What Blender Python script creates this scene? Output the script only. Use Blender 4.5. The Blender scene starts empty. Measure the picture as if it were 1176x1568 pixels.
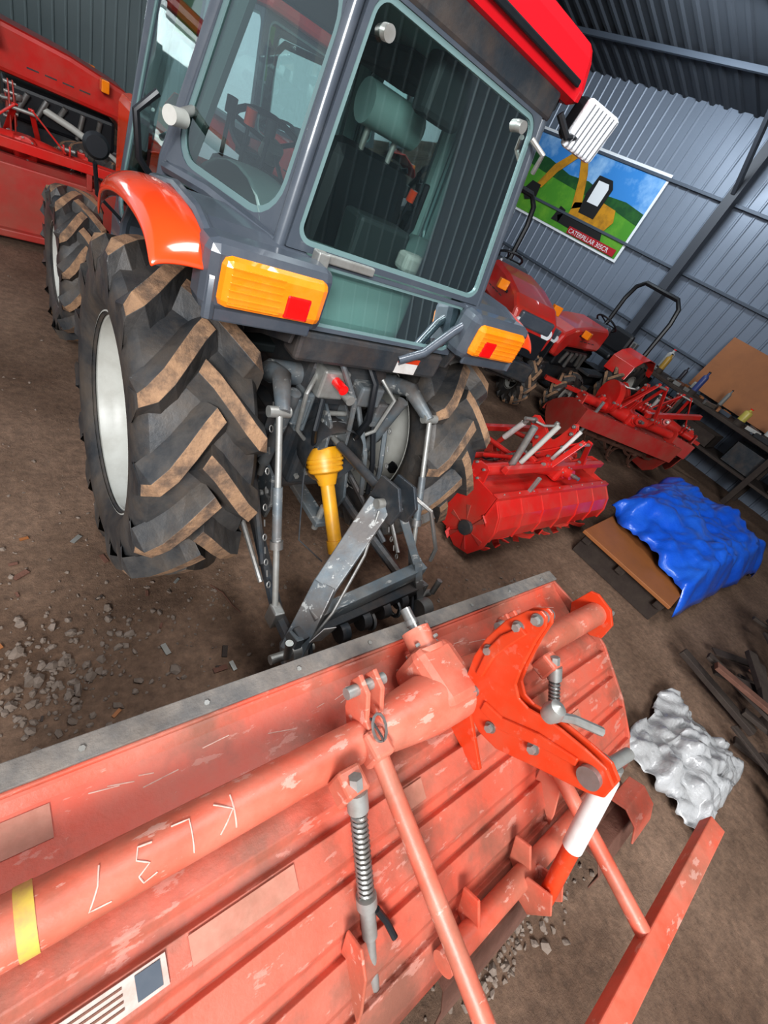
import bpy, bmesh, math, random
from mathutils import Matrix, Vector
from mathutils import noise as NZ
random.seed(7)
SC=bpy.context.scene
V=Vector
# ---------------------------------------------------------------- materials
def mat(name,col,rough=.5,metal=0,dust=0,dcol=(.35,.27,.2),nscale=6,bump=0,bscale=40,spec=.5,var=0,coat=0,detail=6,grime=0,gcol=(.16,.085,.05),gscale=2.3,chips=0,ccol=(.7,.45,.38)):
    m=bpy.data.materials.new(name); m.use_nodes=True; nt=m.node_tree; b=nt.nodes['Principled BSDF']
    b.inputs['Roughness'].default_value=rough; b.inputs['Metallic'].default_value=metal
    b.inputs['Specular IOR Level'].default_value=spec; b.inputs['Coat Weight'].default_value=coat
    tc=nt.nodes.new('ShaderNodeTexCoord')
    def noise(s,d=detail,stretch=None):
        n=nt.nodes.new('ShaderNodeTexNoise'); n.inputs['Scale'].default_value=s; n.inputs['Detail'].default_value=d
        n.inputs['Roughness'].default_value=.65
        if stretch:
            mp=nt.nodes.new('ShaderNodeMapping'); mp.inputs['Scale'].default_value=stretch; nt.links.new(tc.outputs['Object'],mp.inputs[0]); nt.links.new(mp.outputs[0],n.inputs['Vector'])
        else: nt.links.new(tc.outputs['Object'],n.inputs['Vector'])
        return n
    def layer(prev,n,lo,hi,col2,amt):
        r=nt.nodes.new('ShaderNodeValToRGB'); r.color_ramp.elements[0].position=lo; r.color_ramp.elements[1].position=hi
        r.color_ramp.elements[0].color=(0,0,0,1); r.color_ramp.elements[1].color=(1,1,1,1); nt.links.new(n.outputs['Fac'],r.inputs[0])
        mx=nt.nodes.new('ShaderNodeMix'); mx.data_type='RGBA'; mx.inputs['B'].default_value=(*col2,1)
        if isinstance(prev,tuple): mx.inputs['A'].default_value=(*prev,1)
        else: nt.links.new(prev,mx.inputs['A'])
        ml=nt.nodes.new('ShaderNodeMath'); ml.operation='MULTIPLY'; ml.inputs[1].default_value=amt
        nt.links.new(r.outputs[0],ml.inputs[0]); nt.links.new(ml.outputs[0],mx.inputs['Factor']); return mx.outputs['Result']
    cur=tuple(col)
    if dust>0 or var>0: cur=layer(cur,noise(nscale),.57-.35*min(dust,1),.78-.2*min(dust,1),dcol,max(min(dust,1),var))
    if grime>0: cur=layer(cur,noise(gscale,9),.46,.64,gcol,grime)
    if chips>0: cur=layer(cur,noise(11,6,(1,2.5,2.5)),.60,.63,ccol,chips)
    if isinstance(cur,tuple): b.inputs['Base Color'].default_value=(*cur,1)
    else: nt.links.new(cur,b.inputs['Base Color'])
    if bump>0:
        n=noise(bscale); bp=nt.nodes.new('ShaderNodeBump'); bp.inputs['Strength'].default_value=bump; bp.inputs['Distance'].default_value=.01
        nt.links.new(n.outputs['Fac'],bp.inputs['Height']); nt.links.new(bp.outputs[0],b.inputs['Normal'])
    return m
DR=(.43,.165,.118)
M=dict(
 rubber=mat('rubber',(.028,.031,.035),.5,dust=.6,dcol=(.13,.115,.10),nscale=5,bump=.3,bscale=30,grime=.45,gcol=(.12,.09,.065),gscale=7),
 clay=mat('clay_on_lugs',(.36,.22,.13),.95,dust=.6,dcol=(.17,.11,.075),nscale=18,bump=.6,bscale=70,grime=.75,gcol=(.06,.05,.045),gscale=9),
 rim=mat('rim_paint',(.50,.50,.46),.42,dust=.35,dcol=(.28,.26,.22),nscale=8),
 slate=mat('slate_paint',(.075,.088,.107),.28,dust=.25,dcol=(.18,.19,.20),nscale=7,coat=.4),
 hitch=mat('worn_hitch_paint',(.14,.17,.19),.4,metal=.3,dust=.5,dcol=(.29,.28,.26),nscale=9,bump=.1,chips=.8,ccol=(.45,.45,.43),grime=.5,gcol=(.14,.09,.06),gscale=5),
 slate_dk=mat('dark_cast_iron',(.045,.055,.065),.42,metal=.3,dust=.5,dcol=(.15,.13,.115),nscale=9,bump=.2,grime=.4,gcol=(.13,.085,.06),gscale=5),
 orange=mat('orange_red_paint',(.85,.075,.015),.2,coat=.7,var=.25,dust=.08,dcol=(.7,.13,.06),nscale=5),
 redroof=mat('roof_red_paint',(.72,.015,.025),.25,coat=.5),
 tpink=mat('dusty_faded_red_paint',(.62,.088,.046),.5,dust=.8,dcol=DR,nscale=3.2,bump=.2,bscale=60,grime=.8,gcol=(.20,.095,.065),gscale=3.5,chips=.4,ccol=(.60,.34,.28)),
 tpink2=mat('faded_red_tube_paint',(.66,.105,.058),.42,dust=.7,dcol=(.56,.24,.17),nscale=5,bump=.1,bscale=60,grime=.6,gcol=(.26,.11,.07),gscale=4,chips=.5,ccol=(.68,.44,.37)),
 torange=mat('fresh_orange_paint',(.62,.055,.014),.35,chips=.10,dust=.4,dcol=(.48,.12,.06),nscale=10,coat=.2),
 red=mat('red_paint',(.60,.025,.02),.33,dust=.4,dcol=(.46,.12,.09),nscale=5,coat=.3,grime=.3),
 red2=mat('dusty_red_paint',(.42,.03,.025),.5,dust=.6,dcol=(.34,.11,.08),nscale=4,grime=.3),
 greyrub=mat('grey_rubber_strip',(.13,.125,.12),.8,dust=.6,dcol=(.30,.26,.22),nscale=14,bump=.4,grime=.5,gcol=(.1,.07,.05)),
 steel=mat('worn_steel',(.33,.33,.32),.38,metal=.7,dust=.5,dcol=(.22,.18,.14),nscale=14,bump=.1),
 zinc=mat('zinc_plate',(.38,.38,.36),.42,metal=.5,dust=.45,dcol=(.22,.19,.15),nscale=20),
 rust=mat('rusty_steel',(.13,.06,.04),.85,dust=.6,dcol=(.22,.11,.08),nscale=9,bump=.5),
 yellow=mat('pto_yellow_plastic',(.75,.36,.015),.4,dust=.4,dcol=(.42,.22,.06),nscale=12,grime=.3),
 yellowtape=mat('yellow_tape',(.62,.43,.08),.6,dust=.6,dcol=DR,nscale=22),
 white=mat('white_paint',(.70,.68,.65),.5,dust=.4,dcol=(.42,.33,.28),nscale=20),
 dullwhite=mat('faded_white_decal',(.48,.42,.38),.6,dust=.7,dcol=(.42,.26,.21),nscale=30),
 chalk=mat('chalk_marking',(.70,.50,.43),.9,dust=.6,dcol=DR,nscale=60),
 label=mat('faded_label',(.47,.22,.16),.6,dust=.9,dcol=(.42,.17,.12),nscale=30,grime=.5,gscale=5),
 black=mat('black_plastic',(.015,.017,.02),.4,dust=.2,dcol=(.05,.05,.05)),
 interior=mat('cab_lining',(.22,.32,.30),.5,dust=.4,dcol=(.30,.38,.36),nscale=4),
 interiordk=mat('cab_dark_trim',(.025,.032,.033),.6),
 seal=mat('glass_edge_seal',(.16,.24,.24),.35),
 amber=mat('amber_lens',(.95,.27,.01),.12,coat=1,bump=.15,bscale=90,dust=.4,dcol=(.9,.38,.08),nscale=8),
 redlens=mat('red_lens',(.8,.01,.01),.12,coat=1,bump=.15,bscale=90),
 wood=mat('plywood',(.33,.13,.045),.55,dust=.5,dcol=(.22,.09,.035),nscale=4),
 wooddk=mat('dark_wood',(.05,.036,.03),.8,dust=.4,dcol=(.10,.08,.06),nscale=9,bump=.4),
 tarp=mat('blue_tarp_plastic',(.015,.11,.60),.28,dust=.4,dcol=(.05,.22,.72),nscale=3,bump=.9,bscale=9,coat=.3),
 plastic=mat('clear_grey_plastic_sheet',(.46,.46,.46),.18,dust=.4,dcol=(.26,.24,.22),nscale=6,bump=.9,bscale=18,coat=.6),
 steelwall=mat('steel_column_paint',(.055,.062,.075),.5),
 purlin=mat('purlin_grey',(.10,.12,.15),.5,metal=.3),
 stone=mat('stone',(.24,.19,.155),.9,dust=.6,dcol=(.13,.095,.07),nscale=9,bump=.4,bscale=60),
 mirror=mat('lamp_reflector',(.85,.87,.9),.08,metal=.8),
 lampglass=mat('lamp_lens',(.85,.88,.9),.1,coat=1,bump=.5,bscale=60),
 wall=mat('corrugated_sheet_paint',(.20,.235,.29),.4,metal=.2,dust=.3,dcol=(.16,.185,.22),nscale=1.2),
 wall2=mat('back_sheet_paint',(.26,.32,.33),.5,metal=.1,dust=.3,dcol=(.20,.25,.26),nscale=1.2),
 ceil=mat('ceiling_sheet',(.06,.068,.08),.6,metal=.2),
)
def glass(name,tint,fac_gloss=.12):
    m=bpy.data.materials.new(name); m.use_nodes=True; nt=m.node_tree; nt.nodes.clear()
    o=nt.nodes.new('ShaderNodeOutputMaterial'); t=nt.nodes.new('ShaderNodeBsdfTransparent'); t.inputs[0].default_value=(*tint,1)
    g=nt.nodes.new('ShaderNodeBsdfGlossy'); g.inputs['Roughness'].default_value=.02; g.inputs['Color'].default_value=(.9,1,1,1)
    f=nt.nodes.new('ShaderNodeFresnel'); f.inputs[0].default_value=1.5
    a=nt.nodes.new('ShaderNodeMath'); a.operation='ADD'; a.inputs[1].default_value=fac_gloss; a.use_clamp=True
    x=nt.nodes.new('ShaderNodeMixShader'); l=nt.links.new
    l(f.outputs[0],a.inputs[0]); l(a.outputs[0],x.inputs[0]); l(t.outputs[0],x.inputs[1]); l(g.outputs[0],x.inputs[2]); l(x.outputs[0],o.inputs[0]); return m
M['glass']=glass('tinted_cab_glass',(.74,.86,.84),.09)
# ---------------------------------------------------------------- helpers
def group(name,loc=(0,0,0),rz=0,s=1):
    e=bpy.data.objects.new(name,None); SC.collection.objects.link(e); e.location=loc; e.rotation_euler=(0,0,rz); e.scale=(s,s,s); e.empty_display_size=.1; return e
def mk(par,name,vs,fs,m,smooth=False,bev=0,sol=0,mi=None,sub=0,segs=2):
    me=bpy.data.meshes.new(name); me.from_pydata([tuple(v) for v in vs],[],fs)
    ms=m if isinstance(m,(list,tuple)) else [m]
    for k in ms: me.materials.append(M[k] if isinstance(k,str) else k)
    if mi: me.polygons.foreach_set('material_index',mi)
    bm=bmesh.new(); bm.from_mesh(me); bmesh.ops.recalc_face_normals(bm,faces=bm.faces); bm.to_mesh(me); bm.free()
    if smooth: me.polygons.foreach_set('use_smooth',[True]*len(me.polygons))
    o=bpy.data.objects.new(name,me); SC.collection.objects.link(o)
    if par: o.parent=par
    if sol: d=o.modifiers.new('s','SOLIDIFY'); d.thickness=sol; d.offset=0
    if bev:
        d=o.modifiers.new('b','BEVEL'); d.width=bev; d.segments=segs; d.limit_method='ANGLE'; d.angle_limit=.6
    if sub: d=o.modifiers.new('u','SUBSURF'); d.levels=sub; d.render_levels=sub
    return o
BF=[(0,1,2,3),(7,6,5,4),(0,4,5,1),(1,5,6,2),(2,6,7,3),(3,7,4,0)]
def box(par,name,a,b,m,bev=.006,tap=None):
    x0,y0,z0=a;x1,y1,z1=b
    vs=[(x0,y0,z0),(x1,y0,z0),(x1,y1,z0),(x0,y1,z0),(x0,y0,z1),(x1,y0,z1),(x1,y1,z1),(x0,y1,z1)]
    if tap:
        cx=(x0+x1)/2;cy=(y0+y1)/2; vs=vs[:4]+[(cx+(x-cx)*tap[0],cy+(y-cy)*tap[1],z) for x,y,z in vs[4:]]
    return mk(par,name,vs,BF,m,bev=bev)
def frame(d,up=(0,0,1)):
    d=V(d).normalized(); u=V(up)
    if abs(d.dot(u))>.98: u=V((0,1,0))
    s=d.cross(u).normalized(); return s,s.cross(d).normalized()
def beam(par,name,p,q,w,h,m,up=(0,0,1),bev=.004,w2=None,h2=None):
    p=V(p);q=V(q);s,u=frame(q-p,up); w2=w2 or w;h2=h2 or h; vs=[]
    for c,a,b in((p,w,h),(q,w2,h2)):
        for i,j in((-1,-1),(1,-1),(1,1),(-1,1)): vs.append(c+s*i*a/2+u*j*b/2)
    return mk(par,name,vs,BF,m,bev=bev)
def sweep(par,name,pts,r,m,n=12,closed=False,cap=True):
    pts=[V(p) for p in pts]; N=len(pts); rs=r if isinstance(r,list) else [r]*N
    vs=[];s=None
    for i in range(N):
        if closed: d=pts[(i+1)%N]-pts[i-1]
        else: d=pts[min(i+1,N-1)]-pts[max(i-1,0)]
        d.normalize()
        if s is None: s,u=frame(d)
        else:
            s=(s-d*s.dot(d)).normalized(); u=s.cross(d).normalized()
        u=s.cross(d).normalized()
        for k in range(n):
            a=2*math.pi*k/n; vs.append(pts[i]+(s*math.cos(a)+u*math.sin(a))*rs[i])
    fs=[]
    for i in range(N if closed else N-1):
        j=(i+1)%N
        for k in range(n): l=(k+1)%n; fs.append((i*n+k,i*n+l,j*n+l,j*n+k))
    if cap and not closed: fs+= [tuple(range(n)),tuple((N-1)*n+k for k in range(n))]
    o=mk(par,name,vs,fs,m,smooth=True)
    d=o.modifiers.new('e','EDGE_SPLIT'); d.split_angle=.7
    return o
def cyl(par,name,p,q,r,m,r2=None,n=20):
    return sweep(par,name,[p,q],[r,r2 if r2 is not None else r],m,n)
def revolve(par,name,prof,c,m,n=64,ax='x'):
    vs=[];fs=[];K=len(prof)
    for i in range(n):
        a=2*math.pi*i/n
        for r,x in prof:
            if ax=='x': vs.append((c[0]+x,c[1]+r*math.cos(a),c[2]+r*math.sin(a)))
            elif ax=='y': vs.append((c[0]+r*math.cos(a),c[1]+x,c[2]+r*math.sin(a)))
            else: vs.append((c[0]+r*math.cos(a),c[1]+r*math.sin(a),c[2]+x))
    for i in range(n):
        j=(i+1)%n
        for k in range(K-1): fs.append((i*K+k,i*K+k+1,j*K+k+1,j*K+k))
    o=mk(par,name,vs,fs,m,smooth=True); d=o.modifiers.new('e','EDGE_SPLIT'); d.split_angle=.6; return o
def prism(par,name,outl,x,th,m,ax='x',bev=.003):
    n=len(outl);vs=[]
    for k in(-.5,.5):
        for a,b in outl:
            vs.append({'x':(x+k*th,a,b),'y':(a,x+k*th,b),'z':(a,b,x+k*th)}[ax])
    fs=[tuple(range(n)),tuple(range(2*n-1,n-1,-1))]+[(i,(i+1)%n,n+(i+1)%n,n+i) for i in range(n)]
    return mk(par,name,vs,fs,m,bev=bev)
def extr(par,name,prof,x0,x1,m,th=.006,bev=.003,nx=2):
    vs=[];K=len(prof)
    for i in range(nx):
        x=x0+(x1-x0)*i/(nx-1); vs+=[(x,y,z) for y,z in prof]
    fs=[(i*K+k,i*K+k+1,(i+1)*K+k+1,(i+1)*K+k) for i in range(nx-1) for k in range(K-1)]
    return mk(par,name,vs,fs,m,sol=th,bev=bev)
def bolt(par,p,d,r=.012,h=.012,m='zinc'):
    p=V(p);d=V(d).normalized(); cyl(par,'bolt',p,p+d*h,r,m,n=6)
def helix(par,name,p,q,R,r,turns,m):
    p=V(p);q=V(q);s,u=frame(q-p);N=int(turns*10)
    sweep(par,name,[p+(q-p)*i/N+(s*math.cos(i*.6283)+u*math.sin(i*.6283))*R for i in range(N+1)],r,m,n=6)
# ---------------------------------------------------------------- wheel
def wheel(par,name,c,R,W,rr,n,disc=0,rm='rim',lh=.058,seg=72):
    e=bpy.data.objects.new(name,None); SC.collection.objects.link(e); e.parent=par
    w=W/2;R0=R-lh;D=R0-rr
    half=[(rr-.005,.78*w),(rr+.03,.93*w),(rr+.3*D,1.0*w),(rr+.6*D,1.0*w),(rr+.83*D,.95*w),(R0-.012,.84*w),(R0,.5*w)]
    prof=[(r,x) for r,x in half]+[(R0+.006,0)]+[(r,-x) for r,x in half[::-1]]
    revolve(e,'tyre',prof,c,'rubber',seg)
    vs=[];fs=[];mi=[]
    st=[(.99,-.50*D,-.03),(1.02,-.25*D,.030),(1.0,-.06,lh*.86),(.84,-.012,lh),(.60,-.002,lh),(.34,0,lh),(.08,.002,lh),(-.12,.002,lh*.98)]
    an=[0,.005,.015,.04,.12,.23,.34,.41]
    for s in(1,-1):
        for i in range(n):
            a0=2*math.pi*(i+(.5 if s<0 else 0))/n
            b=len(vs)
            for k,(fx,ro,h) in enumerate(st):
                x=fx*w*s; rb=R0+ro-.012; rt=R0+ro+h if k>2 else R0+ro+.02+h
                a=a0+an[k]*(14/n)*1.0
                wb=(.064 if k<3 else .062)*(R/.637)/R; wt=(.022 if k<3 else .0215)*(R/.637)/R
                dx=0 if k<3 else .030*s
                for r,da,ddx in((rb,-wb,-dx*1.3),(rt,-wt,-dx*.45),(rt,wt,dx*.45),(rb,wb,dx*1.3)):
                    aa=a+da; vs.append((c[0]+x+ddx,c[1]-r*math.cos(aa),c[2]+r*math.sin(aa)))
            for k in range(len(st)-1):
                p=b+4*k;q=p+4
                fs+=[(p,p+1,q+1,q),(p+1,p+2,q+2,q+1),(p+2,p+3,q+3,q+2)]; mi+=[0,1 if k>=2 else 0,0]
            p=b+4*(len(st)-1); fs+=[(p,p+1,p+2,p+3),(b,b+3,b+2,b+1)]; mi+=[0,0]
    mk(e,'tread_lugs',vs,fs,['rubber','clay'],mi=mi,bev=.005)
    rp=[(rr+.002,.84*w),(rr+.022,.82*w),(rr+.024,.78*w),(rr+.006,.76*w),(rr-.010,.74*w),(rr-.014,.62*w),(rr-.03,.5*w),(rr-.045,.3*w),(rr-.045,-.3*w),(rr-.03,-.5*w),(rr-.014,-.62*w),(rr-.010,-.74*w),(rr+.006,-.76*w),(rr+.024,-.78*w),(rr+.022,-.82*w),(rr+.002,-.84*w)]
    revolve(e,'rim',rp,c,rm,64)
    dd=disc*w; sg=1 if disc<=0 else -1
    revolve(e,'wheel_disc',[(rr-.04,dd),(rr*.82,dd-.02*sg),(rr*.62,dd-.05*sg),(rr*.4,dd-.055*sg),(.001,dd-.055*sg)],c,rm,48)
    cyl(e,'hub',(c[0]+dd-.09,c[1],c[2]),(c[0]+dd+.07,c[1],c[2]),rr*.27,'slate_dk')
    for k in range(8):
        a=k*math.pi/4; bolt(e,(c[0]+dd+.02,c[1]+rr*.48*math.cos(a),c[2]+rr*.48*math.sin(a)),(1 if disc>=0 else -1,0,0),.014,.05)
        if k%2==0:
            a+=.4; cyl(e,'disc_hole',(c[0]+dd-.045,c[1]+rr*.72*math.cos(a),c[2]+rr*.72*math.sin(a)),(c[0]+dd+.045,c[1]+rr*.72*math.cos(a),c[2]+rr*.72*math.sin(a)),.035,'black')
    return e
# ---------------------------------------------------------------- pane (glass with rounded frame)
def pane(par,name,P,fw=.03,rad=.12,sw=.018,th=.03,fm='slate'):
    P=[V(p) for p in P]
    W=((P[1]-P[0]).length+(P[2]-P[3]).length)/2; H=((P[3]-P[0]).length+(P[2]-P[1]).length)/2
    def q(x,y):
        u=x/W;v=y/H; return P[0]*(1-u)*(1-v)+P[1]*u*(1-v)+P[2]*u*v+P[3]*(1-u)*v
    def loop(ins,r):
        out=[];K=7
        for cx,cy,a0 in((ins+r,ins+r,math.pi),(W-ins-r,ins+r,1.5*math.pi),(W-ins-r,H-ins-r,0),(ins+r,H-ins-r,.5*math.pi)):
            for k in range(K):
                a=a0+k*.5*math.pi/(K-1); out.append(q(cx+r*math.cos(a),cy+r*math.sin(a)))
        return out
    def ring(nm,a,b,m,t):
        n=len(a); mk(par,nm,a+b,[(i,(i+1)%n,n+(i+1)%n,n+i) for i in range(n)],m,sol=t)
    ring(name+'_frame',loop(0,.004),loop(fw,rad),fm,th)
    L=loop(fw,rad); ring(name+'_seal',L,loop(fw+sw,max(rad-sw,.01)),'seal',th*.6)
    mk(par,name+'_glass',L,[tuple(range(len(L)))],'glass')
# ================================================================ MAIN TRACTOR
T=group('tractor')
wheel(T,'rear_wheel_left',(-.61,0,.637),.637,.39,.372,14,disc=.35,lh=.066)
wheel(T,'rear_wheel_right',(.61,0,.637),.637,.39,.372,14,disc=-.1,lh=.066)
wheel(T,'front_wheel_left',(-.62,1.87,.445),.445,.24,.24,14,disc=0,lh=.04,seg=48)
wheel(T,'front_wheel_right',(.62,1.87,.445),.445,.24,.24,14,disc=0,lh=.04,seg=48)
cyl(T,'front_axle',(-.6,1.87,.445),(.6,1.87,.445),.06,'slate_dk')
box(T,'engine_hood',(-.3,1.15,.85),(.3,2.55,1.38),'orange',.06)
box(T,'chassis_rail',(-.22,.2,.45),(.22,2.3,.86),'slate_dk',.02)
box(T,'transmission_housing',(-.17,-.24,.42),(.17,.5,.98),'slate_dk',.03)
box(T,'pto_housing',(-.12,-.30,.50),(.12,-.22,.80),'slate_dk',.02)
revolve(T,'pto_shield',[(.14,-.40),(.135,-.30),(.12,-.27),(.12,-.25)],(0,0,.74),'slate_dk',24,'y')
for s in(-1,1):
    revolve(T,'axle_trumpet',[(.08,s*.44),(.085,s*.35),(.12,s*.26),(.17,s*.17),(.17,s*.1)],(0,0,.637),'slate_dk',24)
    box(T,'axle_bracket',(s*.27-.05,-.16,.5),(s*.27+.05,.12,.80),'slate_dk',.015)
box(T,'hydraulic_lift_housing',(-.19,-.30,.93),(.19,.2,1.12),'slate_dk',.03)
cyl(T,'rockshaft',(-.31,-.22,1.02),(.31,-.22,1.02),.045,'hitch')
box(T,'hydraulic_valve',(-.17,-.36,1.0),(-.05,-.26,1.12),'zinc',.01)
box(T,'valve_block',(.02,-.37,.98),(.14,-.28,1.07),'hitch',.01)
box(T,'side_plate',(-.20,-.33,.82),(-.15,-.24,1.0),'hitch',.01)
cyl(T,'coupler',(-.11,-.36,1.08),(-.11,-.42,1.08),.02,'redlens'); cyl(T,'coupler_b',(-.05,-.36,1.03),(-.05,-.41,1.03),.02,'zinc')
for k in range(5): bolt(T,(-.09+.045*k,-.30,.56+.02*(k%2)),(0,-1,0),.012,.015)
box(T,'warning_decal',(.1,-.402,1.17),(.21,-.399,1.235),'white',0)
box(T,'warning_decal_red',(.1,-.404,1.215),(.21,-.401,1.235),'torange',0)
box(T,'rear_crossmember',(-.34,-.40,1.16),(.34,-.30,1.265),'slate_dk',.015)
for s in(-1,1):
    x=s*.31
    sweep(T,'lift_arm',[(x,-.22,1.02),(x+s*.01,-.33,1.06),(x+s*.05,-.47,1.0)],[.042,.036,.026],'hitch',10)
    cyl(T,'lift_pin',(s*.33,-.46,1.0),(s*.41,-.46,1.0),.02,'zinc')
    cyl(T,'assist_cylinder',(s*.25,-.27,.62),(s*.27,-.36,1.02),.026,'hitch'); cyl(T,'assist_rod',(s*.25,-.27,.55),(s*.25,-.27,.64),.014,'steel')
    a=V((s*.37,-.47,.99)); b=V((s*.36,-.84,.33))
    cyl(T,'lift_rod_upper',a,a+(b-a)*.35,.012,'zinc')
    cyl(T,'lift_rod_barrel',a+(b-a)*.33,a+(b-a)*.62,.018,'hitch'); cyl(T,'lift_rod_lower',a+(b-a)*.6,b,.012,'zinc')
    cyl(T,'lift_rod_collar',a+(b-a)*.60,a+(b-a)*.64,.025,'steel')
    box(T,'lift_rod_clevis',(b[0]-.022,b[1]-.03,b[2]-.05),(b[0]+.022,b[1]+.03,b[2]+.04),'steel',.006)
    sweep(T,'lower_link',[(s*.22,-.12,.42),(s*.27,-.4,.36),(s*.34,-.84,.31),(s*.34,-1.0,.31)],[.028,.026,.026,.03],'slate_dk',8)
    cyl(T,'lower_link_ball',(s*.34-.03,-1.0,.31),(s*.34+.03,-1.0,.31),.045,'steel')
    sweep(T,'check_chain',[(s*.36,-.10,.62),(s*.4,-.35,.55),(s*.37,-.7,.36)],.011,'steel',8)
    sweep(T,'stabiliser_bar',[(s*.24,-.15,.55),(s*.33,-.62,.36)],.016,'slate_dk',8)
sweep(T,'bent_hose_bar',[(-.2,-.30,1.2),(-.12,-.37,1.16),(-.02,-.4,1.02),(.03,-.38,.86)],.012,'hitch',8)
sweep(T,'hydraulic_hose',[(.02,-.3,1.18),(.06,-.38,1.1),(.08,-.41,.95),(.1,-.36,.82)],.015,'black',8)
sweep(T,'hydraulic_hose_b',[(-.14,-.36,1.0),(-.17,-.42,.9),(-.12,-.38,.8)],.012,'black',8)
beam(T,'top_link_bracket',(.0,-.26,.78),(.0,-.34,.86),.12,.05,'hitch')
for s in(-1,1): prism(T,'bracket_plate',[(-.24,.95),(-.36,.88),(-.38,.78),(-.33,.72),(-.24,.78)],s*.05,.014,'hitch')
for k in range(4): cyl(T,'bracket_hole_pin',(-.065,-.30,.78+.04*k),(.065,-.3,.78+.04*k),.011,'zinc')
tlA=V((.0,-.34,.80)); tlB=V((.03,-.77,.82))
cyl(T,'top_link_barrel',tlA+(tlB-tlA)*.12,tlA+(tlB-tlA)*.8,.020,'slate_dk'); cyl(T,'top_link_thread',tlA,tlB,.012,'zinc')
for k in range(3): sweep(T,'support_strut',[(.1+.09*k,-.28,.95),(.16+.07*k,-.40,.75-.05*k),(.20+.04*k,-.45,.55)],.013,'hitch' if k!=1 else 'black',8)
P0=V((0,-.31,.70));P1=V((.05,-.66,.30)); dv=(P1-P0).normalized()
sweep(T,'pto_guard_cone',[P0-dv*.02,P0+dv*.02,P0+dv*.09,P0+dv*.10,P0+dv*.15],[.07,.085,.075,.055,.04],'yellow',20)
for k in range(3): cyl(T,'guard_ring',P0+dv*(.03+.022*k),P0+dv*(.042+.022*k),.089-.004*k,'yellow')
cyl(T,'pto_guard_tube',P0+dv*.13,P0+dv*.43,.033,'yellow'); cyl(T,'pto_guard_tube_end',P0+dv*.41,P0+dv*.47,.039,'yellow')
sweep(T,'chain_wire',[(-.1,-.3,.8),(-.13,-.42,.62),(-.14,-.55,.4),(-.04,-.64,.33)],.0035,'slate_dk',6)
La=V((-.35,-1.0,.30));Rb=V((.36,-.93,.30));Tp=V((.03,-.76,.83))
for s,b in((-1,La),(1,Rb)):
    c=Tp+V((s*.045,0,-.02)); mid=c+(b-c)*.55+V((s*.035,0,.0))
    beam(T,'hitch_leg_upper',c,mid,.035,.10,'hitch',up=(0,1,.5),h2=.09)
    beam(T,'hitch_leg_lower',mid-(b-mid)*.05,b,.035,.09,'hitch',up=(0,1,.5),h2=.10)
    prism(T,'hitch_hook',[(b[1]-.09,b[2]-.04),(b[1]-.06,b[2]-.085),(b[1]+.02,b[2]-.09),(b[1]+.07,b[2]-.03),(b[1]+.05,b[2]+.08),(b[1]-.01,b[2]+.1),(b[1]-.02,b[2]+.02),(b[1]-.05,b[2]-.01),(b[1]-.07,b[2]+.05),(b[1]-.1,b[2]+.04)],b[0],.03,'hitch')
    prism(T,'hitch_hook_inner',[(b[1]-.07,b[2]-.03),(b[1]-.03,b[2]-.07),(b[1]+.05,b[2]-.05),(b[1]+.05,b[2]+.08),(b[1]-.01,b[2]+.05)],b[0]-s*.06,.016,'slate_dk')
    cyl(T,'hitch_pin',b+V((-.09,0,0)),b+V((.09,0,0)),.018,'zinc')
    cyl(T,'hitch_latch_spring',b+V((s*.05,-.03,.05)),b+V((s*.06,-.02,.13)),.014,'steel')
cA=La+V((.06,.05,.12));cB=Rb+V((-.03,.05,.16))
beam(T,'hitch_crossbar',La+V((.0,.02,.07)),Rb+V((0,.02,.07)),.06,.05,'slate_dk')
beam(T,'hitch_upper_crossbar',cA,cB,.05,.075,'hitch')
for s in(-1,1): prism(T,'hitch_top_hook',[(-.70,.90),(-.80,.92),(-.86,.86),(-.85,.78),(-.80,.76),(-.79,.82),(-.75,.82),(-.74,.72),(-.68,.74)],.03+s*.04,.016,'slate_dk')
cyl(T,'hitch_top_pin',(-.05,-.77,.82),(.11,-.77,.82),.02,'zinc')
sweep(T,'latch_lever',[(.1,-.77,.86),(.16,-.86,.84),(.26,-.92,.66),(.28,-.92,.58)],.009,'steel',8)
sweep(T,'latch_lever_b',[(-.04,-.79,.8),(-.1,-.88,.66),(-.24,-.99,.5),(-.3,-1.01,.38)],.006,'steel',8)
mk(T,'hitch_decal',[La+V((.015,-.036,.12)),La+V((.075,-.034,.10)),La+V((.105,-.040,.18)),La+V((.045,-.042,.20))],[(0,1,2,3)],'white',sol=.003)
for k in range(4): cyl(T,'crossbar_boss',(-.16+.12*k,-1.0+.02*k,.34),(-.12+.12*k,-1.0+.02*k,.34),.042,'slate_dk')
for s in(-1,1):
    for k in range(12):
        p=V((s*.30,-.30,.92)).lerp(V((s*.345,-.72,.36)),k/11)-V((0,0,.10*math.sin(k/11*math.pi))); r_=.013
        q_=V((1,0,0)) if k%2 else V((0,.5,.8)); e_=V((0,-.6,-.8))
        sweep(T,'chain_link',[p+q_*r_*.6*math.cos(a)+e_*r_*math.sin(a) for a in [j*.785 for j in range(8)]],.0032,'steel',5,closed=True)
    sweep(T,'hydraulic_pipe',[(s*.16,-.30,1.08),(s*.22,-.36,1.02),(s*.20,-.35,.85),(s*.13,-.32,.78)],.009,'zinc',8)
    prism(T,'link_bracket',[(-.20,.34),(-.34,.34),(-.36,.44),(-.30,.56),(-.20,.58)],s*.20,.016,'hitch')
    for k in range(3): bolt(T,(s*.212,-.24-.035*k,.40+.04*k),(s,0,0),.014,.014)
    box(T,'axle_bolt_plate',(s*.20-.03,-.34,.86),(s*.20+.03,-.28,.98),'hitch',.008)
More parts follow.
